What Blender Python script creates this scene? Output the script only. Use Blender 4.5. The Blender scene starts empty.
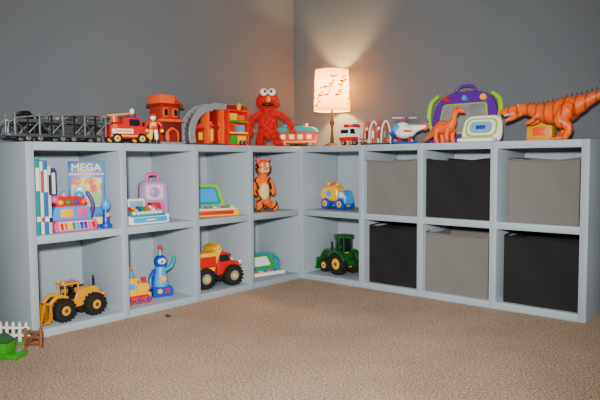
import bpy, bmesh, math, random
from mathutils import Vector, Matrix, Euler
random.seed(4)
R=math.radians
D=.368; H=.8
LS=[0,.417,.804,1.223,1.663]; RS=[0,.444,.813,1.206,1.63]
T=.034
# ------------------------------------------------------------ materials
def lin(c):
    c=c.lstrip('#'); v=[int(c[i:i+2],16)/255 for i in (0,2,4)]
    return tuple((x/12.92 if x<=.04045 else ((x+.055)/1.055)**2.4) for x in v)+(1,)
M={}
def mat(name,col,rough=.45,col2=None,scale=20,kind=None,bump=0,bscale=200,detail=3,thr=(.45,.55),metal=0,trans=0,stretch=(1,1,1),coat=0):
    if name in M: return M[name]
    m=bpy.data.materials.new(name); m.use_nodes=True; nt=m.node_tree; N=nt.nodes; L=nt.links
    b=N['Principled BSDF']; b.inputs['Base Color'].default_value=lin(col); b.inputs['Roughness'].default_value=rough
    b.inputs['Metallic'].default_value=metal
    b.inputs['Coat Weight'].default_value=coat
    tc=N.new('ShaderNodeTexCoord'); mp=N.new('ShaderNodeMapping'); mp.inputs['Scale'].default_value=stretch
    L.new(tc.outputs['Object'],mp.inputs['Vector'])
    if col2:
        if kind=='wave':
            t=N.new('ShaderNodeTexWave'); t.inputs['Scale'].default_value=scale; t.inputs['Distortion'].default_value=4; t.inputs['Detail'].default_value=1; out=t.outputs['Fac']
        elif kind=='checker':
            t=N.new('ShaderNodeTexChecker'); t.inputs['Scale'].default_value=scale; out=t.outputs['Fac']
        elif kind=='brick':
            t=N.new('ShaderNodeTexBrick'); t.inputs['Scale'].default_value=scale; t.inputs['Color1'].default_value=(1,1,1,1); t.inputs['Color2'].default_value=(.8,.8,.8,1); t.inputs['Mortar'].default_value=(0,0,0,1); out=t.outputs['Color']
        else:
            t=N.new('ShaderNodeTexNoise'); t.inputs['Scale'].default_value=scale; t.inputs['Detail'].default_value=detail; out=t.outputs['Fac']
        L.new(mp.outputs['Vector'],t.inputs['Vector'])
        r=N.new('ShaderNodeValToRGB'); r.color_ramp.elements[0].position=thr[0]; r.color_ramp.elements[1].position=thr[1]
        r.color_ramp.elements[0].color=lin(col); r.color_ramp.elements[1].color=lin(col2)
        L.new(out,r.inputs['Fac']); L.new(r.outputs['Color'],b.inputs['Base Color'])
    n=N.new('ShaderNodeTexNoise'); n.inputs['Scale'].default_value=bscale; n.inputs['Detail'].default_value=3
    L.new(mp.outputs['Vector'],n.inputs['Vector'])
    bp=N.new('ShaderNodeBump'); bp.inputs['Strength'].default_value=bump if bump else .03; bp.inputs['Distance'].default_value=.004
    L.new(n.outputs['Fac'],bp.inputs['Height']); L.new(bp.outputs['Normal'],b.inputs['Normal'])
    M[name]=m; return m
def pl(n,c,rough=.35): return mat(n,c,rough,coat=.3)
red=pl('plastic_red','#cf0d06'); dred=pl('plastic_dark_red','#86100a'); yel=pl('plastic_yellow','#fabb00'); org=pl('plastic_orange','#f45400')
blu=pl('plastic_blue','#0f40b8'); lblu=pl('plastic_light_blue','#369fe4'); teal=pl('plastic_teal','#0c9298'); grn=pl('plastic_green','#2c9a18')
lime=pl('plastic_lime','#92cc10'); pur=pl('plastic_purple','#5c1c92'); pink=pl('plastic_pink','#dc4a96'); lil=pl('plastic_lilac','#a488b6')
wht=pl('plastic_white','#ecece8'); gry=pl('plastic_grey','#85888a'); dgry=pl('plastic_dark_grey','#3d4144'); blk=pl('plastic_black','#0b0c0d')
tyre=mat('tyre_rubber','#0d0d0d',.8,bump=.3,bscale=300); silver=mat('silver_paint','#a2a8ac',.3,metal=.7); wood=mat('toy_wood','#8a5a36',.6,'#6d4426',30,'wave',thr=(.2,.8))
cyel=pl('plastic_tractor_yellow','#e29a00'); glass=pl('dark_window','#141e26',.12); screen=pl('lcd_screen','#82aac2',.2); cream=mat('cream_plush','#e9c98f',.9,bump=.4,bscale=250)
jgrn=pl('plastic_tractor_green','#10581c'); brown=pl('plastic_brown','#7a4a2a')
# ------------------------------------------------------------ builder
def rpoly(poly,r,n=5):
    out=[];k=len(poly)
    for i in range(k):
        p=Vector(poly[i]);a=Vector(poly[i-1])-p;c=Vector(poly[(i+1)%k])-p
        rr=min(r,a.length*.45,c.length*.45); A=p+a.normalized()*rr; C=p+c.normalized()*rr
        for j in range(n+1):
            t=j/n; out.append(tuple(A*(1-t)**2+p*2*t*(1-t)+C*t*t))
    return out
class B:
    def __init__(s,name): s.name=name; s.bm=bmesh.new(); s.mats=[]
    def mi(s,m):
        if m not in s.mats: s.mats.append(m)
        return s.mats.index(m)
    def add(s,t,m,loc=(0,0,0),rot=(0,0,0),sc=(1,1,1)):
        mx=Matrix.Translation(loc)@Euler(rot).to_matrix().to_4x4()@Matrix.Diagonal((*sc,1))
        bmesh.ops.transform(t,matrix=mx,verts=t.verts)
        if m is not None:
            i=s.mi(m)
            for f in t.faces: f.material_index=i
        me=bpy.data.meshes.new('t'); t.to_mesh(me); t.free(); s.bm.from_mesh(me); bpy.data.meshes.remove(me)
    def box(s,c,sz,m,rot=(0,0,0),bev=.003):
        t=bmesh.new(); bmesh.ops.create_cube(t,size=1); bmesh.ops.scale(t,vec=sz,verts=t.verts)
        bev=min(bev,min(sz)*.45)
        if bev>0: bmesh.ops.bevel(t,geom=t.edges[:],offset=bev,segments=2,affect='EDGES',profile=.5)
        s.add(t,m,c,rot)
    def cyl(s,c,r,h,m,axis='z',r2=None,seg=24,bev=.0,rot=None):
        t=bmesh.new(); bmesh.ops.create_cone(t,cap_ends=True,segments=seg,radius1=r,radius2=r if r2 is None else r2,depth=h)
        if bev>0: bmesh.ops.bevel(t,geom=[e for e in t.edges if abs(e.verts[0].co.z-e.verts[1].co.z)<1e-5],offset=bev,segments=2,affect='EDGES',profile=.5)
        if rot is None: rot={'z':(0,0,0),'y':(R(90),0,0),'x':(0,R(90),0)}[axis]
        s.add(t,m,c,rot)
    def sph(s,c,r,m,rot=(0,0,0),seg=20):
        if not hasattr(r,'__len__'): r=(r,r,r)
        t=bmesh.new(); bmesh.ops.create_uvsphere(t,u_segments=seg,v_segments=max(8,seg*2//3),radius=1); s.add(t,m,c,rot,r)
    def prism(s,poly,y0,y1,m,bev=.002,loc=(0,0,0),rot=(0,0,0)):
        t=bmesh.new(); vs=[t.verts.new((x,y0,z)) for x,z in poly]; f=t.faces.new(vs)
        g=bmesh.ops.extrude_face_region(t,geom=[f]); bmesh.ops.translate(t,vec=(0,y1-y0,0),verts=[v for v in g['geom'] if isinstance(v,bmesh.types.BMVert)])
        bmesh.ops.recalc_face_normals(t,faces=t.faces)
        if bev>0:
            es=[e for e in t.edges if abs(e.verts[0].co.y-e.verts[1].co.y)<1e-6]
            bmesh.ops.bevel(t,geom=es,offset=bev,segments=1,affect='EDGES',profile=.5)
        s.add(t,m,loc,rot)
    def lathe(s,prof,m,seg=32,loc=(0,0,0),rot=(0,0,0)):
        t=bmesh.new(); rings=[[t.verts.new((r*math.cos(2*math.pi*i/seg),r*math.sin(2*math.pi*i/seg),z)) for i in range(seg)] for r,z in prof]
        for a,b in zip(rings,rings[1:]):
            for i in range(seg): t.faces.new((a[i],a[(i+1)%seg],b[(i+1)%seg],b[i]))
        bmesh.ops.remove_doubles(t,verts=t.verts,dist=1e-6); s.add(t,m,loc,rot)
    def tube(s,pts,rad,m,seg=12,sub=5,closed=False):
        P=[Vector(p) for p in pts]
        if not hasattr(rad,'__len__'): rad=[rad]*len(P)
        Q=[];q=[];n=len(P)
        rng=range(n) if closed else range(n-1)
        for i in rng:
            if closed: a,b,c,d=P[i-1],P[i],P[(i+1)%n],P[(i+2)%n]; ra,rb=rad[i],rad[(i+1)%n]
            else: a=P[max(i-1,0)];b=P[i];c=P[i+1];d=P[min(i+2,n-1)]; ra,rb=rad[i],rad[i+1]
            for j in range(sub):
                u=j/sub; Q.append(.5*((2*b)+(c-a)*u+(2*a-5*b+4*c-d)*u*u+(3*b-3*c+d-a)*u**3)); q.append(ra+(rb-ra)*(u*u*(3-2*u)))
        if not closed:
            Q.append(P[-1]);q.append(rad[-1])
            d0=(Q[0]-Q[1]).normalized();d1=(Q[-1]-Q[-2]).normalized();r0,r1=q[0],q[-1]
            Q=[Q[0]+d0*r0*.95,Q[0]+d0*r0*.7]+Q+[Q[-1]+d1*r1*.7,Q[-1]+d1*r1*.95]; q=[r0*.25,r0*.7]+q+[r1*.7,r1*.25]
        t=bmesh.new();rings=[];up=None;k=len(Q)
        for i in range(k):
            tg=(Q[(i+1)%k]-Q[i-1]) if closed else (Q[min(i+1,k-1)]-Q[max(i-1,0)])
            tg.normalize()
            if up is None: up=tg.orthogonal().normalized()
            up=(up-tg*up.dot(tg)).normalized(); w=tg.cross(up)
            rings.append([t.verts.new(Q[i]+(up*math.cos(2*math.pi*j/seg)+w*math.sin(2*math.pi*j/seg))*q[i]) for j in range(seg)])
        for i in range(k if closed else k-1):
            a=rings[i];b=rings[(i+1)%k]
            for j in range(seg): t.faces.new((a[j],a[(j+1)%seg],b[(j+1)%seg],b[j]))
        if not closed: t.faces.new(rings[0][::-1]); t.faces.new(rings[-1])
        bmesh.ops.recalc_face_normals(t,faces=t.faces)
        s.add(t,m)
    def wheel(s,c,r,w,m=None,hub=None,axis='y',tread=0,hr=.55):
        m=m or tyre; hub=hub or gry
        s.cyl(c,r,w,m,axis,bev=min(w*.25,r*.2)); s.cyl(c,r*hr,w*1.06,hub,axis,bev=.001); s.cyl(c,r*.18,w*1.16,dgry,axis,seg=10)
        for i in range(tread):
            a=2*math.pi*i/tread
            if axis=='y': s.box((c[0]+r*math.cos(a),c[1],c[2]+r*math.sin(a)),(r*.14,w,r*.16),m,rot=(0,-a,0),bev=0)
            else: s.box((c[0],c[1]+r*math.cos(a),c[2]+r*math.sin(a)),(w,r*.16,r*.14),m,rot=(a,0,0),bev=0)
    def text(s,txt,c,size,m,rot=(R(90),0,0),ext=.0008):
        cu=bpy.data.curves.new('t','FONT'); cu.body=txt; cu.size=size; cu.extrude=ext; cu.align_x='CENTER'; cu.align_y='CENTER'
        o=bpy.data.objects.new('t',cu); bpy.context.scene.collection.objects.link(o); bpy.context.view_layer.update()
        me=o.to_mesh(); t=bmesh.new(); t.from_mesh(me); o.to_mesh_clear(); bpy.data.objects.remove(o); s.add(t,m,c,rot)
    def blob(s,src,m,vox=.004,smooth=6,fuzz=0,flen=.007,fm=None):
        me=bpy.data.meshes.new('t'); src.bm.to_mesh(me); src.bm.free()
        o=bpy.data.objects.new('t',me); bpy.context.scene.collection.objects.link(o)
        a=o.modifiers.new('r','REMESH'); a.mode='VOXEL'; a.voxel_size=vox
        a=o.modifiers.new('s','SMOOTH'); a.iterations=smooth; a.factor=.5
        dg=bpy.context.evaluated_depsgraph_get(); e=o.evaluated_get(dg); me2=bpy.data.meshes.new_from_object(e)
        t=bmesh.new(); t.from_mesh(me2)
        if fuzz:
            fs=t.faces[:]; new=[]
            for _ in range(fuzz):
                f=random.choice(fs); p=f.calc_center_median()+Vector([random.uniform(-1,1)*vox*.6 for _ in range(3)])
                n=(f.normal+Vector([random.uniform(-.6,.6) for _ in range(3)])+Vector((0,0,-.3))).normalized(); sd=n.orthogonal().normalized()
                sd.rotate(Matrix.Rotation(random.random()*6.3,3,n)); tip=p+n*flen*random.uniform(.6,1.2); tip.z=max(tip.z,.001); new.append((p-sd*.0016-f.normal*.001,p+sd*.0016-f.normal*.001,tip))
            for a_,b_,c_ in new: t.faces.new([t.verts.new(a_),t.verts.new(b_),t.verts.new(c_)])
        s.add(t,m); bpy.data.objects.remove(o)
    def done(s,loc=(0,0,0),rz=0,rot=None,scale=1,sharp=38,parent=None):
        me=bpy.data.meshes.new(s.name); s.bm.to_mesh(me); s.bm.free()
        for m in s.mats: me.materials.append(m)
        me.polygons.foreach_set('use_smooth',[True]*len(me.polygons)); me.set_sharp_from_angle(angle=R(sharp))
        o=bpy.data.objects.new(s.name,me); bpy.context.scene.collection.objects.link(o)
        o.location=loc; o.rotation_euler=rot if rot else (0,0,rz); o.scale=(scale,)*3
        if parent: o.parent=parent
        return o
    def at(s,unit,sd,d,z,rz=0,**k):
        if unit=='L': return s.done((D-d,-D-sd,z),R(90+rz),**k)
        return s.done((D+sd,-D+d,z),R(rz),**k)
# ------------------------------------------------------------ room
wallm=mat('wall_paint_grey','#636a70',.85,'#60676d',3,bump=.12,bscale=350,thr=(.3,.7))
shelfm=mat('shelf_paint_pale_blue','#a3b2bc',.5,'#9dadb8',5,bump=.08,bscale=120,thr=(.3,.7),stretch=(1,1,1))
def carpet():
    m=bpy.data.materials.new('carpet_brown_loop'); m.use_nodes=True; nt=m.node_tree;N=nt.nodes;L=nt.links;b=N['Principled BSDF']
    b.inputs['Roughness'].default_value=1; b.inputs['Specular IOR Level'].default_value=.1
    tc=N.new('ShaderNodeTexCoord')
    n1=N.new('ShaderNodeTexNoise'); n1.inputs['Scale'].default_value=150; n1.inputs['Detail'].default_value=3; n1.inputs['Roughness'].default_value=.6
    n2=N.new('ShaderNodeTexNoise'); n2.inputs['Scale'].default_value=3.5; n2.inputs['Detail'].default_value=4
    v=N.new('ShaderNodeTexVoronoi'); v.inputs['Scale'].default_value=170
    for t in (n1,n2,v): L.new(tc.outputs['Object'],t.inputs['Vector'])
    r=N.new('ShaderNodeValToRGB'); r.color_ramp.elements[0].position=.34; r.color_ramp.elements[1].position=.66
    r.color_ramp.elements[0].color=lin('#7f6755'); r.color_ramp.elements[1].color=lin('#e4cdb8')
    e=r.color_ramp.elements.new(.5); e.color=lin('#b59c86')
    L.new(n1.outputs['Fac'],r.inputs['Fac'])
    mr=N.new('ShaderNodeMapRange'); mr.inputs['From Min'].default_value=.3; mr.inputs['From Max'].default_value=.7; mr.inputs['To Min'].default_value=.88; mr.inputs['To Max'].default_value=1.06
    L.new(n2.outputs['Fac'],mr.inputs['Value'])
    mx=N.new('ShaderNodeMix'); mx.data_type='RGBA'; mx.blend_type='MULTIPLY'; mx.inputs['Factor'].default_value=1
    L.new(r.outputs['Color'],mx.inputs['A']); L.new(mr.outputs['Result'],mx.inputs['B']); L.new(mx.outputs['Result'],b.inputs['Base Color'])
    ad=N.new('ShaderNodeMath'); ad.operation='SUBTRACT'; L.new(n1.outputs['Fac'],ad.inputs[0]); L.new(v.outputs['Distance'],ad.inputs[1])
    bp=N.new('ShaderNodeBump'); bp.inputs['Strength'].default_value=.6; bp.inputs['Distance'].default_value=.008
    L.new(ad.outputs[0],bp.inputs['Height']); L.new(bp.outputs['Normal'],b.inputs['Normal']); return m
b=B('floor'); b.box((2.4,-2.4,-.05),(5.2,5.2,.1),carpet(),bev=0); b.done()
b=B('wall_left'); b.box((-.05,-2.4,1.3),(.1,5.2,2.6),wallm,bev=0); b.done()
b=B('wall_right'); b.box((2.5,.05,1.3),(5,.1,2.6),wallm,bev=0); b.done()
# ------------------------------------------------------------ shelf units
def unit(name,divs,left):
    n=len(divs); s0=-.017; s1=divs[-1]; L=s1-s0; dd=D-.004
    fx=(lambda s:-s) if left else (lambda s:s)
    e=bpy.data.objects.new(name,None); bpy.context.scene.collection.objects.link(e)
    if left: e.location=(D,-D,0); e.rotation_euler=(0,0,R(90))
    else: e.location=(D,-D,0)
    for k,z in enumerate((T/2,.4025,H-T/2)):
        b=B(('bottom_board','middle_shelf','top_board')[k]); b.box((0,0,0),(L-.002,dd-.004,T),shelfm,bev=.0015); b.done((fx((s0+s1)/2),dd/2+.001,z),parent=e)
    for i,s in enumerate(divs):
        c=s-T/2 if i==n-1 else s
        b=B('upright_%d'%(i+1)); b.box((0,0,0),(T,dd-.004,H-.002),shelfm,bev=.0015); b.done((fx(c),dd/2-.0005,H/2),parent=e)
    b=B('back_panel'); b.box((0,0,0),(L-.01,.008,H-.01),shelfm,bev=0); b.done((fx((s0+s1)/2),dd-.006,H/2),parent=e)
    return e
eL=unit('cube_storage_shelf',LS,True); unit('cube_storage_shelf',RS,False)
b=B('corner_top_board'); b.box((0,0,0),(D-.024,D-.024,T),shelfm,bev=.0015); b.done((D/2-.003,D/2+.003,H-T/2-.0005),parent=eL)
# ------------------------------------------------------------ fabric bins
gfab=mat('bin_fabric_grey','#767472',.95,'#636160',260,'checker',bump=.4,bscale=60,thr=(.3,.7)); bfab=mat('bin_fabric_black','#0f1113',.85,'#090b0c',260,'checker',bump=.3,bscale=60)
def bin_(s,z,m,w=.315,h=.315,d=.04,rz=0):
    b=B('fabric_storage_bin'); dp=.28; nseg=12
    for q,(x0,y0,x1,y1) in enumerate(((-w/2,0,w/2,0),(w/2,0,w/2,dp),(w/2,dp,-w/2,dp),(-w/2,dp,-w/2,0))):
        tb=bmesh.new(); g=[]
        nx=(y1-y0);ny=-(x1-x0);l=math.hypot(nx,ny);nx/=l;ny/=l
        for j in range(nseg+1):
            row=[]
            for i in range(nseg+1):
                u=i/nseg;v=j/nseg; bul=-.012*math.sin(math.pi*u)*math.sin(math.pi*v)**.7*(.4+.6*v)+.0035*math.sin(u*8+v*6+s*7+z*9)*math.sin(math.pi*u)
                row.append(tb.verts.new((x0+(x1-x0)*u+nx*bul,y0+(y1-y0)*u+ny*bul,h*v-.011*math.sin(math.pi*u)*(v**3))))
            g.append(row)
        for j in range(nseg):
            for i in range(nseg): tb.faces.new((g[j][i],g[j][i+1],g[j+1][i+1],g[j+1][i]))
        b.add(tb,m)
    b.box((0,dp/2,.004),(w-.004,dp-.004,.006),m,bev=0)
    b.tube([(-w/2,0,h),(-w/4,0,h-.008),(0,.001,h-.011),(w/4,0,h-.008),(w/2,0,h),(w/2,dp,h),(0,dp,h-.011),(-w/2,dp,h)],.0035,m,seg=6,sub=3,closed=True)
    for x in(-w/2,w/2): b.tube([(x,0,.004),(x,0,h)],.0028,m,seg=6)
    b.at('R',s,d,z,rz=rz,sharp=50)
Z1=T+.001; Z2=.4025+T/2+.001
bin_(.612,Z2,gfab,.325,.298,.03); bin_(1.003,Z2,bfab,.335,.298,.03); bin_(1.42,Z2,gfab,.315,.298,.045)
bin_(.635,Z1,bfab,.305,.318,.03); bin_(1.003,Z1,gfab,.335,.308,.03); bin_(1.42,Z1,bfab,.335,.32,.03)
# ------------------------------------------------------------ lamp
shade=bpy.data.materials.new('lampshade_linen'); shade.use_nodes=True; nt=shade.node_tree; N=nt.nodes; Lk=nt.links; N.clear()
o_=N.new('ShaderNodeOutputMaterial'); df=N.new('ShaderNodeBsdfDiffuse'); tr=N.new('ShaderNodeBsdfTranslucent'); mxs=N.new('ShaderNodeMixShader'); mxs.inputs[0].default_value=.6
nz=N.new('ShaderNodeTexNoise'); nz.inputs['Scale'].default_value=120; rp=N.new('ShaderNodeValToRGB'); rp.color_ramp.elements[0].color=lin('#e0b868'); rp.color_ramp.elements[1].color=lin('#ecca84')
Lk.new(nz.outputs['Fac'],rp.inputs['Fac']); Lk.new(rp.outputs['Color'],df.inputs['Color']); Lk.new(rp.outputs['Color'],tr.inputs['Color'])
Lk.new(df.outputs[0],mxs.inputs[1]); Lk.new(tr.outputs[0],mxs.inputs[2]); Lk.new(mxs.outputs[0],o_.inputs['Surface'])
bronze=mat('lamp_bronze','#4a3526',.35,metal=.7); leafm=mat('leaf_print_brown','#6c4a26',.8); leafg=mat('leaf_print_green','#867a3a',.8); leafr=mat('bird_print_rust','#984a20',.8)
b=B('table_lamp')
b.lathe([(0,0),(.055,0),(.056,.008),(.04,.016),(.016,.024),(.009,.04),(.013,.055),(.008,.07),(.007,.12),(.011,.135),(.016,.15),(.011,.165),(.007,.18),(.007,.25),(.012,.255),(.012,.30),(0,.302)],bronze)
zb,zt,rb,rt=.225,.475,.113,.103
b.lathe([(rb,zb),(rt,zt),(rt-.002,zt),(rb-.002,zb),(rb,zb)],shade,seg=48)
b.tube([(rb*math.cos(a*.3927),rb*math.sin(a*.3927),zb) for a in range(16)],.0025,cream,seg=6,sub=2,closed=True)
b.tube([(rt*math.cos(a*.3927),rt*math.sin(a*.3927),zt) for a in range(16)],.0025,cream,seg=6,sub=2,closed=True)
for a in (0,2.09,4.19): b.tube([(0,0,.45),(rt*.98*math.cos(a),rt*.98*math.sin(a),zt-.006)],.0018,bronze,seg=6)
b.tube([(0,.03,.29),(0,.045,.36),(0,0,.45)],.002,bronze,seg=6)
def onshade(a,v):
    r=rb+(rt-rb)*v+.0012; return (r*math.cos(a),r*math.sin(a),zb+(zt-zb)*v)
for k in range(9):
    a0=k*.7+.2; v0=random.uniform(.08,.45); pts=[(a0+.1*i+.03*math.sin(i*2+k),v0+.11*i+.02*math.cos(i*3+k)) for i in range(5)]
    b.tube([onshade(*p) for p in pts],.0013,leafm,seg=5,sub=3)
    for i,(a,v) in enumerate(pts):
        for sd in (-1,1):
            t=bmesh.new(); ang=random.uniform(-.6,1.0)*sd+.5; l=random.uniform(.010,.018); w=l*.38; vs=[]
            for j in range(8):
                q=j*math.pi/4; x=l*math.cos(q)+l*sd; y=w*math.sin(q); X=x*math.cos(ang)-y*math.sin(ang); Y=x*math.sin(ang)+y*math.cos(ang)
                vs.append(t.verts.new(onshade(a+X/.107,max(.03,min(.97,v+Y/.25)))))
            t.faces.new(vs); b.add(t,random.choice([leafm,leafg,leafg,leafr]))
b.at('R',.052,.245,H)
pt=bpy.data.lights.new('lamp_bulb','POINT'); pt.energy=40; pt.color=(1,.62,.27); pt.shadow_soft_size=.03
o=bpy.data.objects.new('lamp_bulb_light',pt); bpy.context.scene.collection.objects.link(o); o.location=(D+.052,-D+.245,H+.35)
# ------------------------------------------------------------ car carrier trailer
b=B('toy_car_carrier_truck'); W=.47; w=.085
for z,m,x0,x1 in((.03,silver,-W/2,W/2-.07),(.092,silver,-W/2+.03,W/2)):
    b.box(((x0+x1)/2,w/2,z),(x1-x0,w,.006),m,bev=.001)
for y in (0,w):
    b.tube([(-W/2,y,.035),(-W/2+.04,y,.10),(W/2-.12,y,.125),(W/2-.01,y,.125),(W/2,y,.10)],.0035,silver,seg=6,sub=3)
    b.box((0,y,.088),(W-.05,.004,.012),dgry,bev=.001); b.box((-.03,y,.03),(W-.08,.004,.014),dgry,bev=.001)
    for i in range(9):
        x=-W/2+.03+i*(W-.06)/8; b.box((x,y,.075),(.007,.006,.09),blk if i%2 else silver,bev=.001)
        if i<8: b.tube([(x,y,.035 if i%2 else .088),(x+(W-.06)/8,y,.088 if i%2 else .035)],.0028,silver if i%2 else dgry,seg=6,sub=1)
for x in (-.15,-.10,.0,.05,.17):
    for y in (.008,w-.008): b.wheel((x,y,.018),.018,.016,hub=silver)
for x,c in((-.14,blk),(-.02,silver),(.10,dgry)):
    b.prism(rpoly([(x-.045,.098),(x+.045,.098),(x+.043,.112),(x+.02,.115),(x+.008,.13),(x-.022,.13),(x-.036,.115),(x-.045,.112)],.004,3),.02,w-.02,c)
    for xx in(x-.027,x+.027): b.wheel((xx,.02,.102),.009,.006)
for x,c in((-.1,blk),(.04,dgry)):
    b.prism(rpoly([(x-.045,.038),(x+.045,.038),(x+.043,.055),(x+.02,.058),(x+.008,.073),(x-.022,.073),(x-.036,.058),(x-.045,.055)],.004,3),.02,w-.02,c)
b.at('L',1.45,.10,H)
# ------------------------------------------------------------ fire truck
b=B('toy_fire_truck')
b.prism(rpoly([(-.10,.03),(.10,.03),(.10,.085),(.075,.09),(.06,.135),(-.03,.135),(-.035,.10),(-.10,.10)],.008),0,.10,red,.004)
b.prism(rpoly([(.0,.092),(.062,.092),(.05,.126),(.0,.126)],.005),-.002,.102,glass,.001)
b.box((.098,.05,.10),(.01,.07,.03),glass,rot=(0,R(-25),0)); b.box((.105,.05,.045),(.012,.104,.02),wht); b.box((.103,.05,.07),(.006,.06,.02),yel)
for y in(.015,.085): b.cyl((.104,y,.07),.011,.006,yel,'x')
b.box((-.035,-.003,.065),(.11,.008,.025),wht); b.box((-.035,-.005,.065),(.09,.008,.010),yel); b.box((0,-.002,.042),(.19,.008,.008),yel)
for y in(.03,.07): b.box((-.035,y,.15),(.15,.006,.008),yel,rot=(0,R(-7),0))
for i in range(7): b.box((-.095+i*.02,.05,.143+i*.0025),(.005,.04,.005),yel,bev=.001)
b.cyl((-.06,.05,.125),.022,.03,org); b.box((.03,.05,.142),(.02,.06,.012),blu); b.sph((.03,.03,.15),.009,red); b.sph((.03,.07,.15),.009,red)
for x in(-.065,.065):
    for y in(.002,.098): b.wheel((x,y,.028),.028,.022,hub=yel)
b.cyl((-.075,-.002,.088),.014,.01,org,'y'); b.sph((.02,.01,.165),(.012,.012,.016),wht); b.box((.02,.01,.148),(.02,.014,.015),red)
b.at('L',1.10,.13,H,rz=-12,scale=.95)
b=B('toy_firefighter_robot')
b.box((0,0,.10),(.045,.03,.05),red,bev=.006); b.box((0,-.014,.105),(.025,.006,.022),yel); b.sph((0,0,.142),(.016,.015,.018),wht); b.sph((0,0,.152),(.019,.018,.011),red)
for x in(-1,1):
    b.tube([(x*.026,0,.118),(x*.042,-.005,.095),(x*.04,-.02,.075)],[.009,.008,.007],red); b.sph((x*.04,-.022,.07),.010,yel)
    b.tube([(x*.012,0,.08),(x*.016,0,.03)],[.011,.010],wht if x>0 else yel); b.box((x*.017,-.006,.01),(.022,.035,.02),blk,bev=.004)
b.at('L',1.02,.05,H,rz=-20,scale=.9)
# ------------------------------------------------------------ block tower
brick=mat('toy_brick_wall','#5f180c',.5,'#a82e12',22,'brick',thr=(.3,.6))
b=B('toy_station_tower')
b.box((0,.06,.06),(.125,.12,.12),brick,bev=.004); b.box((0,.06,.125),(.14,.135,.014),org,bev=.003); b.box((-.005,.06,.165),(.11,.10,.07),brick,bev=.004); b.box((0,.06,.008),(.15,.14,.016),gry)
b.box((0,.06,.204),(.14,.13,.014),dred,bev=.003); b.box((-.02,.06,.232),(.09,.11,.045),org,bev=.004); b.box((.045,.06,.224),(.04,.08,.03),red,bev=.003)
b.prism(rpoly([(-.04,.016),(.04,.016),(.04,.07),(.0,.095),(-.04,.07)],.015),-.005,.004,org); b.prism(rpoly([(-.028,.016),(.028,.016),(.028,.065),(.0,.083),(-.028,.065)],.012),-.008,0,dred)
for x in(-.033,.027): b.box((x,.008,.165),(.032,.01,.045),org); b.box((x,.005,.165),(.023,.01,.034),glass)
b.at('L',.84,.14,H)
# ------------------------------------------------------------ arch bridge playset
b=B('toy_train_bridge_playset')
def arc(cx,cz,ro,ri,a0,a1,n=14):
    o=[(cx+ro*math.cos(R(a0+(a1-a0)*i/n)),cz+ro*math.sin(R(a0+(a1-a0)*i/n))) for i in range(n+1)]
    return o+[(cx+ri*math.cos(R(a1+(a0-a1)*i/n)),cz+ri*math.sin(R(a1+(a0-a1)*i/n))) for i in range(n+1)]
b.prism(arc(.02,.06,.165,.125,90,200),0,.012,gry); b.prism(arc(.02,.06,.165,.125,90,200),.07,.082,gry)
b.prism(arc(.02,.06,.14,.128,92,200),.01,.072,dgry,0)
for i in range(9):
    a=R(96+i*12); b.box((.02+.148*math.cos(a),.041,.06+.148*math.sin(a)),(.006,.075,.012),silver,rot=(0,-a+R(90),0),bev=.001)
b.box((.065,.041,.205),(.10,.085,.018),gry); b.box((.065,0,.222),(.10,.008,.018),gry); b.box((.065,.082,.222),(.10,.008,.018),gry)
for x in(.0,.06,.108): b.box((x,.045,.10),(.014,.06,.2),org if x!=.06 else dred)
b.box((.055,.065,.075),(.10,.03,.12),org); b.box((.055,.045,.06),(.035,.01,.07),yel); b.prism(arc(.055,.09,.03,.018,0,180),.035,.046,red)
for x in (.022,.088): b.box((x,.046,.10),(.024,.008,.035),yel); b.box((x,.042,.10),(.017,.006,.027),glass)
b.box((-.02,.041,.006),(.26,.10,.012),dgry); b.box((-.06,.04,.05),(.05,.05,.08),dred); b.prism([(-.095,.09),(-.025,.09),(-.06,.12)],.01,.065,red); b.box((-.06,.012,.05),(.025,.006,.04),yel)
b.at('L',.60,.12,H)
# ------------------------------------------------------------ fire station house
b=B('toy_fire_station')
for x in(-.075,.075): b.box((x,.04,.10),(.014,.09,.2),red)
for z,m in((.007,red),(.075,yel),(.14,grn),(.2,red)): b.box((0,.04,z),(.16,.09,.012),m)
b.box((0,.082,.1),(.15,.006,.19),org); b.box((-.035,.02,.035),(.045,.05,.045),grn); b.box((.03,.02,.035),(.055,.05,.05),yel); b.wheel((.015,-.006,.02),.014,.01);b.wheel((.045,-.006,.02),.014,.01)
b.box((-.04,.02,.1),(.045,.04,.036),red); b.box((.03,.02,.1),(.04,.04,.04),lblu); b.box((-.035,.02,.165),(.055,.04,.036),yel); b.box((.035,.02,.162),(.045,.03,.03),org)
b.prism([(-.085,.205),(.085,.205),(.062,.228),(-.062,.228)],-.002,.082,dred); b.cyl((0,-.004,.215),.012,.008,yel,'y'); b.box((.045,.04,.235),(.02,.02,.02),yel)
b.at('L',.385,.13,H)
# ------------------------------------------------------------ red furry monster plush
fur=mat('plush_fur_red','#d60800',.95,'#a80500',90,bump=.8,bscale=220)
s=B('x')
s.sph((0,0,.135),(.060,.052,.085),fur); s.sph((0,.0,.2),(.040,.042,.04),fur); s.sph((0,-.004,.267),(.070,.058,.050),fur); s.sph((0,0,.290),(.055,.05,.038),fur)
s.tube([(-.042,0,.2),(-.09,-.01,.165),(-.11,-.03,.115)],[.020,.017,.016],fur); s.tube([(.042,0,.2),(.10,-.005,.178),(.135,-.03,.135)],[.020,.017,.016],fur)
for sx,c in((-1,(-.11,-.036,.1)),(1,(.138,-.036,.122))):
    s.sph(c,(.020,.017,.021),fur)
    for k in range(4): s.tube([c,(c[0]+sx*.006+(k-1.5)*.011,c[1]-.008,c[2]-.034+abs(k-1.5)*.004)],[.009,.006],fur,sub=2)
    s.tube([c,(c[0]-sx*.022,c[1]-.01,c[2]-.008)],[.009,.007],fur,sub=2)
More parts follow.
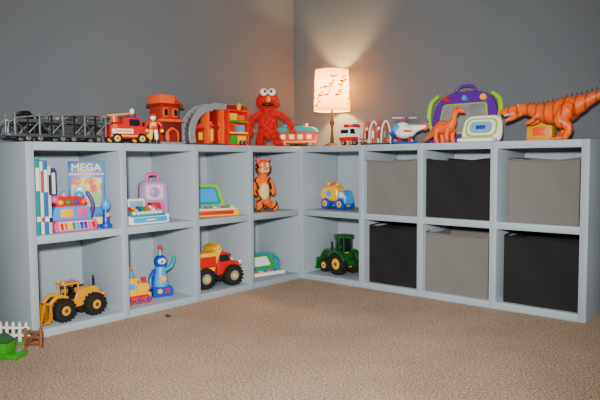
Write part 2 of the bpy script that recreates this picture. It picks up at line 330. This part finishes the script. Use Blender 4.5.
for x in(-1,1):
    s.tube([(x*.03,0,.085),(x*.046,-.03,.055),(x*.05,-.05,.032)],[.030,.026,.022],fur); s.sph((x*.053,-.07,.026),(.027,.040,.023),fur)
b=B('red_monster_plush'); b.blob(s,fur,.005,5,fuzz=5200,flen=.008)
b.sph((0,-.056,.247),(.040,.020,.011),blk)
b.sph((0,-.066,.277),(.0155,.014,.021),mat('plush_nose_orange','#f47400',.6))
for x in(-1,1):
    b.sph((x*.023,-.036,.322),.0235,wht); b.sph((x*.019,-.057,.324),(.008,.005,.009),blk)
b.at('L',.125,.15,H,rz=-42)
# ------------------------------------------------------------ red/teal train coach
b=B('toy_train_coach')
b.prism(rpoly([(-.11,.02),(.11,.02),(.11,.085),(-.11,.085)],.006),0,.09,red,.003)
b.prism(rpoly([(-.12,.083),(.12,.083),(.105,.11),(.03,.12),(-.03,.12),(-.105,.11)],.01),-.006,.096,teal,.004)
for x in(-.075,-.025,.025,.075): b.box((x,-.001,.058),(.032,.006,.03),yel); b.box((x,-.003,.058),(.024,.006,.023),wht)
b.box((0,.0,.03),(.225,.012,.008),yel)
for x in(-.075,.075):
    for y in(.005,.085): b.wheel((x,y,.018),.018,.012,m=dgry,hub=red)
b.cyl((.05,.045,.125),.012,.02,org); b.box((-.05,.045,.123),(.06,.03,.012),lblu)
b.done((D-.105,-D+.08,H),R(30),scale=1.1)
# ------------------------------------------------------------ ambulance
b=B('toy_ambulance')
b.prism(rpoly([(-.075,.022),(.075,.022),(.075,.06),(.06,.066),(.045,.105),(-.075,.105)],.006),0,.075,wht,.003)
b.box((0,-.001,.038),(.152,.006,.026),red); b.box((0,.0755,.038),(.15,.004,.026),red); b.prism([(.012,.068),(.055,.068),(.042,.097),(.012,.097)],-.002,.077,glass,0); b.box((-.035,-.001,.083),(.06,.004,.022),glass)
b.box((-.01,.037,.112),(.09,.05,.014),red); b.box((.02,.037,.12),(.014,.05,.012),blu); b.box((-.045,.037,.122),(.03,.04,.01),dgry)
for x in(-.045,.048):
    for y in(.003,.072): b.wheel((x,y,.02),.02,.014,hub=silver)
b.box((.077,.037,.035),(.008,.07,.014),gry)
for y in (.012,.062): b.cyl((.078,y,.052),.007,.005,yel,'x')
b.at('R',.295,.09,H,rz=-8)
# ------------------------------------------------------------ rack with bars
b=B('toy_swing_rack')
b.box((0,.03,.006),(.15,.07,.012),dgry)
for i,x in enumerate((-.06,-.02,.02,.06)):
    b.tube([(x-.012,.0,.01),(x-.012,.01,.09),(x,.03,.135),(x+.012,.05,.09),(x+.012,.06,.01)],.0042,red if i%2==0 else wht,seg=8)
    b.box((x,.02,.06),(.014,.012,.045),(dred,wht,red,gry)[i],bev=.004); b.sph((x,.017,.093),.009,(wht,org,wht,red)[i])
b.tube([(-.07,.03,.1),(.07,.03,.1)],.004,red,seg=8)
b.at('R',.475,.08,H)
# ------------------------------------------------------------ helicopter
b=B('toy_rescue_helicopter')
s=B('x'); s.sph((-.02,.05,.075),(.07,.045,.042),wht); s.tube([(.02,.05,.085),(.10,.05,.10)],[.028,.012],wht); s.sph((-.03,.05,.10),(.04,.035,.03),wht)
b.blob(s,wht,.004,4)
b.sph((-.055,.05,.088),(.042,.041,.032),lblu); b.sph((-.072,.05,.062),(.032,.036,.020),blu); b.sph((-.1,.05,.065),.010,red); b.box((.01,.006,.075),(.05,.012,.012),red); b.box((.02,.094,.075),(.05,.012,.012),red)
b.cyl((-.02,.05,.135),.008,.03,dgry); b.cyl((-.02,.05,.15),.014,.012,red)
for k in range(4):
    a=k*math.pi/2+.5; b.box((-.02+.035*math.cos(a),.05+.035*math.sin(a),.152),(.07,.016,.004),(wht,blu)[k%2],rot=(0,0,a),bev=.001)
b.prism(rpoly([(.085,.09),(.105,.09),(.118,.14),(.1,.14)],.004),.047,.053,blu); b.cyl((.1,.044,.1),.022,.004,red,'y')
for y in(.012,.088):
    b.tube([(-.075,y,.02),(-.06,y,.01),(.03,y,.01),(.045,y,.015)],.006,blu,seg=8)
    for x in(-.045,.015): b.tube([(x,y,.012),(x,.03 if y<.05 else .07,.05)],.005,red,seg=8,sub=2)
for x in(-.075,.02): b.wheel((x,.05,.022),.022,.02,hub=red)
b.at('R',.68,.08,H,rz=18,scale=.95)
# ------------------------------------------------------------ drawing easel
b=B('toy_magnetic_drawing_board'); tl=(R(-12),0,0)
b.prism(rpoly([(-.2,.006),(.2,.006),(.19,.2),(.15,.27),(.08,.30),(-.08,.30),(-.15,.27),(-.19,.2)],.04),0,.03,pur,.005,rot=tl)
b.prism(rpoly([(-.155,.055),(.155,.055),(.13,.23),(-.13,.23)],.02),-.004,.01,lime,.002,rot=tl)
b.prism(rpoly([(-.145,.065),(.145,.065),(.122,.222),(-.122,.222)],.016),-.007,.01,mat('drawing_screen','#858a8a',.5,'#70777a',12,thr=(.4,.6)),.001,rot=tl)
for sx in(-1,1):
    b.tube([(sx*.165,.04,.27),(sx*.205,.04,.23),(sx*.212,.03,.15),(sx*.195,.02,.09)],[.012,.014,.014,.011],lime)
    b.cyl((sx*.11,.045,.252),.017,.02,(yel if sx>0 else red),rot=(R(78),0,0))
b.tube([(-.06,.055,.295),(-.03,.065,.32),(.03,.065,.32),(.06,.055,.295)],.009,pur); b.cyl((0,.045,.252),.014,.02,lblu,rot=(R(78),0,0))
b.tube([(.15,-.02,.03),(.15,.01,.13)],.006,blu,seg=8)
b.box((0,-.006,.017),(.36,.04,.03),pur,bev=.008)
b.at('R',.905,.27,H+.001,scale=.97)
# ------------------------------------------------------------ dinosaurs
dskin=mat('dinosaur_skin_orange','#f06400',.45,'#c23a04',7,'wave',bump=.5,bscale=130,thr=(.80,.95),stretch=(1,.3,.3))
dskin2=mat('dinosaur_skin_spotted','#ec5c06',.5,'#a82c06',35,bump=.3,bscale=130,thr=(.60,.68))
def leg(s,pts,rad,m): s.tube(pts,rad,m,seg=12,sub=4)
s=B('x')
s.tube([(-.115,0,.024),(-.085,0,.035),(-.05,0,.062),(-.01,0,.082),(.025,0,.082),(.048,0,.105),(.058,0,.14),(.07,0,.165)],[.004,.010,.022,.036,.033,.02,.0135,.014],dskin2,seg=16)
s.tube([(.065,0,.168),(.09,0,.165),(.108,0,.158)],[.015,.015,.009],dskin2)
for x,y in((-.03,-.022),(-.022,.024),(.03,-.022),(.036,.024)): leg(s,[(x,y,.07),(x-.003,y*1.1,.035),(x+.002,y*1.1,.01)],[.018,.0125,.013],dskin2)
b=B('toy_long_neck_dinosaur'); b.blob(s,dskin2,.003,3)
for y in(-.014,.014): b.sph((.078,y,.173),.0035,blk)
for i in range(9): b.cyl((-.06+i*.012,0,.085+.03*math.sin((i+1)*.33)),.005,.012,dred,r2=.001,seg=8)
b.at('R',.9,.09,H)
s=B('x')
s.tube([(.27,0,.222),(.225,0,.205),(.17,0,.183),(.12,0,.160),(.075,0,.145),(.03,0,.132),(-.01,0,.130),(-.06,0,.139),(-.10,0,.148),(-.13,0,.155)],[.006,.014,.026,.040,.055,.054,.049,.037,.029,.026],dskin,seg=18)
s.sph((-.145,0,.155),(.038,.026,.026),dskin); s.tube([(-.15,0,.158),(-.195,0,.152),(-.235,0,.145)],[.023,.019,.013],dskin); s.tube([(-.14,0,.138),(-.18,0,.117),(-.215,0,.102)],[.017,.013,.009],dskin)
for y,dx in((-.036,0),(.036,-.05)):
    leg(s,[(.08,y,.135),(.055+dx*.5,y*1.25,.09),(.095+dx,y*1.25,.055),(.075+dx,y*1.25,.018)],[.040,.032,.018,.016],dskin)
    for k in(-1,0,1): s.tube([(.08+dx,y*1.25,.013),(.04+dx,y*1.25+k*.014,.009)],[.012,.007],dskin,sub=2)
    leg(s,[(-.055,y*.8,.125),(-.07,y*.95,.1),(-.095,y*.9,.085)],[.015,.011,.008],dskin)
    for k in(-1,1): s.tube([(-.095,y*.9,.086),(-.107,y*.9+k*.006,.078)],[.005,.004],dskin,sub=2)
b=B('toy_carnivore_dinosaur'); b.blob(s,dskin,.0032,3)
for y in(-.023,.023): b.sph((-.15,y,.172),.006,yel); b.sph((-.152,y*1.17,.172),.0035,blk)
for i in range(6):
    for y in(-.010,.010):
        b.cyl((-.175-i*.009,y,.132-i*.0008),.0028,.012,wht,r2=.0004,seg=6,rot=(R(180),0,0)); b.cyl((-.165-i*.008,y,.128-i*.004),.0022,.009,wht,r2=.0004,seg=6)
b.tube([(-.145,0,.145),(-.18,0,.126),(-.2,0,.116)],[.008,.006,.004],pink)
for i in range(17):
    x=-.10+i*.021; z=[.175,.174,.174,.176,.178,.182,.184,.190,.198,.204,.206,.208,.212,.217,.222,.226,.229][i]; b.cyl((x,0,z+.004),.006,.012,dred,r2=.001,seg=8)
b.at('R',1.425,.13,H)
b=B('toy_parts_box'); b.box((0,.04,.045),(.12,.08,.09),cyel); b.box((0,.04,.094),(.125,.085,.012),yel); b.box((0,-.001,.05),(.06,.004,.04),org); b.at('R',1.33,.24,H)
# ------------------------------------------------------------ learning laptop on top
b=B('toy_learning_laptop')
b.prism(rpoly([(-.1,.008),(.1,.008),(.108,.05),(.10,.12),(.07,.145),(-.07,.145),(-.10,.12),(-.108,.05)],.03),0,.025,wht,.006,rot=(R(-15),0,0))
b.prism(rpoly([(-.085,.03),(.085,.03),(.085,.128),(-.085,.128)],.04,8),-.004,.01,lime,.002,rot=(R(-15),0,0)); b.prism(rpoly([(-.075,.037),(.075,.037),(.075,.12),(-.075,.12)],.038,8),-.007,.01,wht,.002,rot=(R(-15),0,0))
b.prism(rpoly([(-.06,.048),(.06,.048),(.06,.108),(-.06,.108)],.028,8),-.010,.01,screen,.001,rot=(R(-15),0,0)); b.box((0,.008,.078),(.05,.004,.02),blu,rot=(R(-15),0,0),bev=.001)
b.box((0,-.03,.012),(.19,.07,.02),wht,bev=.008)
for i in range(9):
    for j in range(3): b.box((-.07+i*.0175,-.05+j*.018,.024),(.013,.013,.006),(lime,lblu,yel)[j],bev=.001)
b.at('R',1.085,.11,H,scale=.98)
# ============================================================ LEFT, TOP ROW
b=B('picture_books'); x=-.0
cols=[('#d9dedb','#2b8f98'),('#0f858e','#e8e4d8'),('#e6e6e0','#c04030'),('#2f6aa0','#eeeeee'),('#c9d3d6','#222222')]
for i,(a,c) in enumerate(cols):
    t=(.016,.02,.012,.018,.012)[i]; h=(.325,.315,.30,.305,.28)[i]; m=mat('book_cover_%d'%i,a,.5); m2=mat('book_label_%d'%i,c,.5)
    b.box((x+t/2,.11,h/2),(t,.22,h),m,bev=.0015); b.box((x+t/2,.11,h-.001),(t*.75,.21,.004),wht,bev=0); b.box((x+t/2,-.0005,h*.72),(t*.7,.002,h*.3),m2,bev=0); b.box((x+t/2,-.0005,h*.2),(t*.8,.002,.02),m2,bev=0); x+=t+.0015
b.at('L',1.627,.04,Z2)
b=B('board_game_box'); bx=mat('game_box_blue','#16509e',.4,'#2a7cc4',9,thr=(.4,.6)); by=mat('game_box_yellow','#f0d020',.4)
b.box((0,.02,.15),(.155,.04,.30),bx,bev=.002); b.text('MEGA',(0,-.0025,.27),.048,by); b.box((0,-.001,.242),(.15,.003,.008),red,bev=0); b.box((0,-.001,.16),(.13,.003,.13),mat('box_print','#b84a2a',.5,'#e0c050',25,thr=(.45,.55)),bev=0)
b.sph((-.03,-.003,.15),(.03,.003,.04),lblu); b.box((0,-.001,.03),(.15,.003,.03),yel,bev=0); b.box((.035,-.003,.13),(.045,.003,.06),grn,bev=0)
b.at('L',1.328,.135,Z2,rz=-30)
b=B('game_boxes')
for i,(c,c2,h,t) in enumerate((('#1c3f8e','#f0d020',.285,.03),('#d8d8d8','#c02010',.25,.02),('#4c1f7a','#e8e8e8',.27,.026))):
    b.box((i*.032,.07,h/2),(t,.14,h),mat('game_box_%d'%i,c,.5),bev=.001); b.box((i*.032,-.001,h*.75),(t*.6,.003,h*.35),mat('game_label_%d'%i,c2,.5),bev=0)
b.at('L',1.515,.20,Z2,rz=0)
b=B('toy_musical_keyboard')
b.prism(rpoly([(-.10,.0),(.10,.0),(.105,.03),(.095,.055),(-.095,.055),(-.105,.03)],.01),-.03,.06,pink,.005)
b.box((0,-.032,.028),(.17,.01,.04),wht,rot=(R(-15),0,0))
for i in range(9): b.box((-.075+i*.0188,-.038,.028),(.016,.008,.034),(red,org,yel,grn,lblu,blu,pur,pink,red)[i],rot=(R(-15),0,0))
b.prism(rpoly([(-.095,.05),(.095,.05),(.085,.115),(-.085,.115)],.015),.01,.05,lblu,.004); b.box((-.03,.006,.085),(.06,.006,.04),yel); b.box((.045,.006,.085),(.05,.006,.04),pink)
b.prism(rpoly([(-.08,.11),(.07,.11),(.06,.16),(-.065,.165)],.02),.015,.05,red,.004)
for i,c in enumerate((yel,grn,blu,org)): b.sph((-.055+i*.037,.014,.135),.013,c)
b.tube([(.095,.03,.06),(.105,.02,.12),(.085,.03,.175)],.009,pur); b.sph((-.075,.03,.15),.02,pink); b.sph((.045,.035,.165),.02,lblu); b.sph((-.03,.035,.168),.02,lil)
b.at('L',1.44,.05,Z2,rz=-4,scale=.92)
b=B('toy_microphone_stand'); b.cyl((0,0,.01),.026,.02,blu,bev=.004); b.tube([(0,0,.02),(0,.0,.08)],[.017,.013],blu); b.sph((0,0,.105),(.022,.022,.028),lblu); b.sph((0,-.018,.06),.010,yel); b.at('L',1.29,.045,Z2)
b=B('toy_cash_register')
b.prism(rpoly([(-.115,0),(.115,0),(.115,.045),(-.115,.045)],.008),-.04,.09,wht,.004); b.box((0,-.042,.022),(.19,.01,.026),lblu); b.box((0,-.05,.022),(.05,.012,.008),wht)
b.box((-.01,-.0,.058),(.2,.09,.012),teal,rot=(R(22),0,0))
for i in range(7):
    for j in range(3): b.box((-.085+i*.025,-.03+j*.025,.062+j*.0105-.004),(.018,.017,.012),((red,yel,blu,grn,org,wht,pink)[i] if j else wht),rot=(R(22),0,0),bev=.002)
b.prism(rpoly([(-.09,.06),(.03,.06),(.02,.125),(-.08,.125)],.012),.04,.07,wht,.003); b.box((-.03,.038,.095),(.08,.006,.035),screen); b.box((.08,.05,.08),(.05,.05,.04),red,bev=.006)
b.at('L',1.06,.07,Z2,rz=-3,scale=.95)
b=B('toy_doll_backpack')
b.prism(rpoly([(-.075,.0),(.075,.0),(.08,.09),(.075,.19),(.05,.21),(-.05,.21),(-.075,.19),(-.08,.09)],.02),0,.06,lil,.010)
b.prism(rpoly([(-.05,.02),(.05,.02),(.055,.09),(-.055,.09)],.02),-.012,.01,pink,.005); b.prism(rpoly([(-.05,.105),(.05,.105),(.05,.19),(-.05,.19)],.02),-.006,.01,mat('pale_pink','#d8b6c6',.5),.003); b.sph((0,-.008,.147),(.026,.008,.028),lil)
b.tube([(-.03,.03,.205),(-.025,.03,.24),(.025,.03,.24),(.03,.03,.205)],.009,pink)
b.cyl((0,-.014,.055),.014,.006,wht,'y')
b.at('L',.915,.20,Z2,rz=-20,scale=.95)
b=B('toy_laptop_computer')
b.prism(rpoly([(-.14,0),(.14,0),(.13,.04),(-.13,.04)],.01),-.06,.08,yel,.004); b.box((0,-.0,.042),(.24,.12,.008),wht,rot=(R(4),0,0))
for i in range(9):
    for j in range(4): b.box((-.1+i*.025,-.04+j*.024,.048),(.019,.018,.008),(wht,lblu,red,grn)[(i+j)%4],bev=.002)
b.prism(rpoly([(-.125,.0),(.125,.0),(.11,.15),(-.11,.15)],.03),0,.022,lime,.005,loc=(0,.085,.035),rot=(R(-28),0,0)); b.prism(rpoly([(-.1,.02),(.1,.02),(.088,.13),(-.088,.13)],.02),-.004,.01,teal,.002,loc=(0,.085,.035),rot=(R(-28),0,0))
b.prism(rpoly([(-.08,.035),(.08,.035),(.072,.115),(-.072,.115)],.01),-.007,.01,lblu,.001,loc=(0,.085,.035),rot=(R(-28),0,0)); b.box((0,-.062,.02),(.2,.008,.02),red)
b.at('L',.60,.12,Z2,rz=-18)
# tiger plush
tig=mat('tiger_plush_orange','#ee6c06',.95,'#180e08',16,'wave',bump=.5,bscale=220,thr=(.90,.96),stretch=(.25,.25,1.3))
s=B('x'); s.sph((0,0,.10),(.042,.036,.07),tig); s.sph((0,0,.17),(.033,.03,.04),tig); s.sph((0,-.005,.245),(.048,.042,.045),tig)
for x in(-1,1):
    s.tube([(x*.03,0,.18),(x*.055,-.01,.14),(x*.05,-.03,.10)],[.016,.014,.015],tig); s.tube([(x*.02,0,.05),(x*.035,-.04,.03),(x*.04,-.07,.025)],[.022,.02,.02],tig); s.sph((x*.042,-.085,.03),(.022,.018,.03),tig); s.sph((x*.032,.0,.292),(.014,.009,.016),tig)
s.tube([(0,.03,.04),(.04,.05,.06),(.06,.04,.13),(.05,.03,.18)],.009,tig)
b=B('tiger_plush'); b.blob(s,tig,.004,4,fuzz=1200,flen=.005); b.sph((0,-.026,.11),(.03,.016,.05),cream); b.sph((0,-.038,.23),(.028,.018,.02),cream); b.sph((0,-.058,.238),(.011,.007,.008),pink); b.tube([(-.012,-.052,.22),(0,-.058,.214),(.012,-.052,.22)],.002,blk,seg=6)
for x in(-1,1): b.sph((x*.014,-.045,.262),(.008,.005,.011),wht); b.sph((x*.012,-.049,.262),.004,blk); b.sph((x*.032,-.008,.292),(.009,.006,.011),pink)
b.at('L',.17,.15,Z2,rz=-30,scale=1.04)
# ============================================================ LEFT, BOTTOM ROW
b=B('toy_wheel_loader')
b.box((.01,.05,.065),(.2,.055,.035),cyel,bev=.006)
b.prism(rpoly([(.0,.08),(.13,.08),(.135,.115),(.11,.13),(.02,.125)],.01),.022,.078,cyel,.004); b.box((.115,.05,.15),(.008,.008,.05),blk)
for x in(-.045,.02):
    for y in(.025,.075): b.box((x,y,.125),(.007,.007,.07),cyel)
b.box((-.0125,.05,.16),(.09,.07,.01),cyel,bev=.004); b.box((-.01,.05,.10),(.05,.04,.03),blk); b.box((-.0,.05,.12),(.012,.035,.04),blk)
for y in(.022,.078): b.tube([(-.04,y,.10),(-.09,y,.11),(-.14,y,.06)],[.009,.009,.008],cyel,sub=3); b.tube([(-.02,y,.08),(-.1,y,.075)],.005,silver,seg=8,sub=1)
b.prism(rpoly([(-.14,.01),(-.185,.012),(-.175,.02),(-.15,.028),(-.145,.085),(-.165,.1),(-.15,.1),(-.13,.085),(-.128,.03)],.003,2),-.01,.11,cyel,.002)
for y in(-.01,.107): b.prism([(-.185,.012),(-.13,.02),(-.135,.09),(-.165,.1)],y,y+.003,cyel,0)
for i in range(6): b.box((-.188,-.002+i*.021,.011),(.02,.008,.006),gry,bev=.001)
for x in(-.065,.09):
    for y in(.005,.095): b.wheel((x,y,.050),.050,.036,hub=cyel,tread=16,hr=.42)
b.box((.145,.05,.07),(.02,.07,.05),cyel,bev=.006); b.box((.157,.05,.07),(.005,.05,.03),blk)
for y in(.03,.07): b.cyl((-.05,y,.168),.007,.01,yel)
b.at('L',1.435,.05,Z1,rz=4,scale=.97)
b=B('toy_digger_truck')
b.box((0,.0,.05),(.1,.06,.03),cyel,bev=.005); b.box((.0,0,.085),(.05,.05,.045),blk,bev=.004)
for x in(-.035,.035):
    for y in (-.03,.03): b.wheel((x,y,.026),.026,.02,hub=cyel,tread=12)
b.tube([(0,0,.1),(-.03,0,.135),(-.055,0,.1)],.008,cyel,sub=2); b.box((-.06,0,.085),(.03,.04,.025),cyel)
b.at('L',1.33,.25,Z1,rz=20)
b=B('toy_alphabet_train')
b.box((0,0,.035),(.14,.07,.03),yel,bev=.005); b.box((-.03,0,.08),(.065,.06,.07),yel,bev=.006); b.box((-.03,-.031,.085),(.036,.004,.032),lblu); b.box((-.03,0,.12),(.08,.07,.012),yel,bev=.004)
b.cyl((.035,0,.07),.026,.055,yel,'x',bev=.004); b.cyl((.045,0,.105),.010,.03,red,r2=.014); b.cyl((.066,0,.07),.02,.008,org,'x'); b.box((0,-.036,.035),(.1,.004,.015),red)
for x in(-.045,0,.045):
    for y in(-.037,.037): b.wheel((x,y,.02),.02,.012,m=red,hub=blu)
b.box((-.03,0,.143),(.035,.03,.036),lblu,bev=.006); b.sph((-.03,0,.172),.016,org)
b.at('L',1.105,.11,Z1,rz=-10)
b=B('toy_blue_robot')
b.prism(rpoly([(-.055,0),(.055,0),(.05,.05),(-.05,.05)],.01),-.04,.04,blu,.005); b.tube([(0,0,.05),(.0,0,.14)],[.038,.026],lblu,seg=20); b.sph((0,0,.175),(.034,.032,.034),blu); b.sph((-.0,-.022,.178),(.022,.014,.017),wht); b.sph((-.004,-.034,.178),.006,blk)
b.tube([(-.03,0,.13),(-.055,-.01,.10),(-.06,-.02,.05)],[.012,.011,.010],blu); b.tube([(.03,0,.13),(.06,-.005,.15),(.07,-.01,.19)],[.012,.011,.010],teal); b.tube([(0,0,.2),(.0,.0,.235)],[.012,.007],lblu); b.sph((0,0,.245),.012,red)
b.cyl((0,-.036,.09),.016,.008,yel,'y'); b.cyl((.02,-.04,.03),.012,.008,red,'y'); b.cyl((-.02,-.04,.03),.012,.008,yel,'y')
b.at('L',.925,.15,Z1,rz=-15)
b=B('toy_dump_truck')
b.box((0,.06,.07),(.26,.07,.03),dgry,bev=.005)
b.prism(rpoly([(.0,.06),(.135,.06),(.15,.085),(.145,.125),(.09,.135),(.07,.185),(.0,.185)],.016),.0,.12,red,.008)
b.prism(rpoly([(.012,.135),(.078,.135),(.064,.172),(.012,.172)],.006),-.003,.123,glass,.001); b.box((.085,.06,.155),(.006,.09,.035),glass,rot=(0,R(22),0))
b.prism(rpoly([(-.145,.10),(-.02,.085),(.0,.15),(.03,.20),(.015,.235),(-.01,.19),(-.15,.19)],.008),-.005,.125,yel,.005); b.box((-.075,-.007,.14),(.12,.004,.06),red); b.box((.0,.06,.215),(.05,.12,.012),yel,rot=(0,R(-25),0))
b.prism(rpoly([(.075,.055),(.165,.055),(.17,.08),(.075,.08)],.008),-.004,.124,yel,.003); b.box((.158,.06,.105),(.01,.08,.025),blk)
for y in(.02,.1): b.sph((.152,y,.118),(.01,.014,.014),wht); b.sph((.160,y,.118),.007,lblu)
for x in(-.085,.09):
    for y in(-.006,.126): b.wheel((x,y,.055),.055,.045,hub=gry,tread=18,hr=.5); b.cyl((x,y-.026 if y<.05 else y+.026,.055),.014,.006,yel,'y')
b.at('L',.60,.08,Z1,rz=-10)
b=B('toy_drawing_tablet')
b.prism(rpoly([(-.115,.0),(.115,.0),(.105,.15),(-.105,.15)],.03),0,.03,teal,.006,rot=(R(-38),0,0)); b.prism(rpoly([(-.085,.04),(.085,.04),(.078,.128),(-.078,.128)],.012),-.004,.01,grn,.002,rot=(R(-38),0,0))
b.prism(rpoly([(-.06,.055),(.06,.055),(.055,.115),(-.055,.115)],.01),-.007,.01,wht,.002,rot=(R(-38),0,0))
b.box((0,-.02,.012),(.22,.06,.022),wht,bev=.008)
for i in range(6): b.cyl((-.08+i*.032,-.025,.026),.010,.008,(red,yel,blu,org,pur,grn)[i])
b.tube([(.1,.02,.02),(.12,.04,.07),(.105,.09,.1)],.008,teal)
b.at('L',.19,.12,Z1,rz=-12,scale=1.05)
# ============================================================ RIGHT column 1
b=B('toy_cement_truck')
b.box((0,.04,.04),(.18,.06,.02),blu,bev=.004); b.prism(rpoly([(.035,.03),(.095,.03),(.1,.075),(.08,.115),(.04,.115)],.014),0,.08,lblu,.006); b.prism(rpoly([(.05,.075),(.092,.075),(.078,.105),(.05,.105)],.005),-.002,.082,wht,.001)
b.prism(rpoly([(-.1,.05),(.02,.05),(.035,.09),(.02,.14),(-.09,.135),(-.115,.09)],.02),.0,.08,yel,.008); b.sph((-.03,.04,.138),(.035,.03,.022),org); b.sph((.0,.04,.15),(.014,.014,.012),yel); b.sph((-.06,.03,.15),.017,yel)
b.cyl((-.035,-.002,.095),.02,.008,lblu,'y')
for x in(-.06,.058):
    for y in(.0,.08): b.wheel((x,y,.034),.034,.024,m=blu,hub=yel)
b.at('R',.155,.12,Z2,rz=-6)
b=B('toy_farm_tractor')
b.box((-.03,.05,.105),(.13,.05,.05),jgrn,bev=.012); b.box((-.098,.05,.1),(.006,.04,.04),blk); b.cyl((-.05,.05,.15),.006,.05,blk)
b.box((.055,.05,.095),(.07,.07,.05),jgrn,bev=.006)
for x in(.02,.085):
    for y in(.02,.08): b.box((x,y,.165),(.008,.008,.1),jgrn,bev=.002)
b.box((.0525,.05,.218),(.09,.085,.014),jgrn,bev=.005); b.box((.06,.05,.125),(.035,.04,.02),yel,bev=.004); b.box((.0525,.05,.165),(.06,.055,.08),glass,bev=.002)
for y in(-.005,.105): b.wheel((.06,y,.062),.062,.034,hub=yel,tread=18,hr=.5)
for y in(.01,.09): b.wheel((-.065,y,.038),.038,.026,hub=yel,tread=14,hr=.5)
for y in(.012,.088): b.tube([(.0,y,.12),(-.07,y,.125),(-.115,y,.06)],.007,jgrn,sub=3)
b.prism(rpoly([(-.12,.01),(-.16,.01),(-.15,.02),(-.128,.03),(-.125,.08),(-.115,.08)],.003,2),-.01,.11,jgrn,.002); b.box((.105,.05,.07),(.04,.05,.03),jgrn)
for y in (-.005,.105): b.prism(arc(.06,.062,.075,.066,20,150),y-.02,y+.02,jgrn,.001)
b.at('R',.155,.10,Z1,rz=-10,scale=1.05)
# ============================================================ floor toys
b=B('toy_farm_fence')
b.box((0,0,.004),(.16,.05,.008),grn)
for i in range(6): b.prism([(-.068+i*.027-.006,.005),(-.068+i*.027+.006,.005),(-.068+i*.027+.006,.075),(-.068+i*.027,.088),(-.068+i*.027-.006,.075)],-.004,.002,wht,.001)
for z in(.03,.06): b.box((0,.004,z),(.16,.004,.009),wht,bev=.001)
b.done((.33,-2.10,0),R(35))
b=B('toy_green_barn_piece'); b.box((0,0,.03),(.09,.06,.06),grn,bev=.006); b.prism([(-.05,.058),(.05,.058),(0,.085)],-.032,.032,jgrn); b.box((0,-.032,.025),(.03,.006,.045),lime); b.box((.06,.0,.01),(.06,.07,.02),grn); b.done((.47,-2.20,0),R(30))
b=B('toy_wooden_gate')
for x in(-.03,.03): b.box((x,0,.04),(.012,.012,.08),wood)
for z in(.02,.042,.064): b.box((0,0,z),(.07,.006,.012),brown)
b.tube([(-.028,-.006,.016),(.028,-.006,.07)],.004,brown,sub=1); b.done((.47,-2.075,0),R(42))
b=B('toy_tiny_car'); b.prism(rpoly([(-.02,.006),(.02,.006),(.02,.012),(.008,.014),(.003,.02),(-.01,.02),(-.016,.013),(-.02,.012)],.002,2),-.009,.009,blk,.001)
for x in(-.012,.012):
    for y in (-.009,.009): b.wheel((x,y,.005),.005,.004)
b.done((.49,-1.455,0),R(60),scale=.6)
# ------------------------------------------------------------ lights, world, camera
w=bpy.data.worlds.new('World'); bpy.context.scene.world=w; w.use_nodes=True; w.node_tree.nodes['Background'].inputs[0].default_value=(1,.98,.96,1); w.node_tree.nodes['Background'].inputs[1].default_value=.24
sp=bpy.data.lights.new('camera_flash','SPOT'); sp.energy=600; sp.color=(1,.945,.88); sp.shadow_soft_size=.06; sp.spot_size=R(82); sp.spot_blend=1
so=bpy.data.objects.new('camera_flash',sp); bpy.context.scene.collection.objects.link(so); so.location=(2.72,-3.2,.95)
so.rotation_euler=(Vector((.35,-.45,.45))-so.location).to_track_quat('-Z','Y').to_euler()
cam=bpy.data.cameras.new('Camera'); co=bpy.data.objects.new('Camera',cam); bpy.context.scene.collection.objects.link(co); bpy.context.scene.camera=co
cam.sensor_width=36; cam.lens=36*605.6/600; cam.clip_start=.02
yaw,pit,rol=2.2825,-.0656,-.0071
fw=Vector((math.cos(pit)*math.cos(yaw),math.cos(pit)*math.sin(yaw),math.sin(pit))); r=fw.cross(Vector((0,0,1))).normalized(); u=r.cross(fw)
r2=r*math.cos(rol)+u*math.sin(rol); u2=-r*math.sin(rol)+u*math.cos(rol)
co.matrix_world=Matrix(((r2.x,u2.x,-fw.x,2.7536),(r2.y,u2.y,-fw.y,-3.1402),(r2.z,u2.z,-fw.z,.7179),(0,0,0,1)))
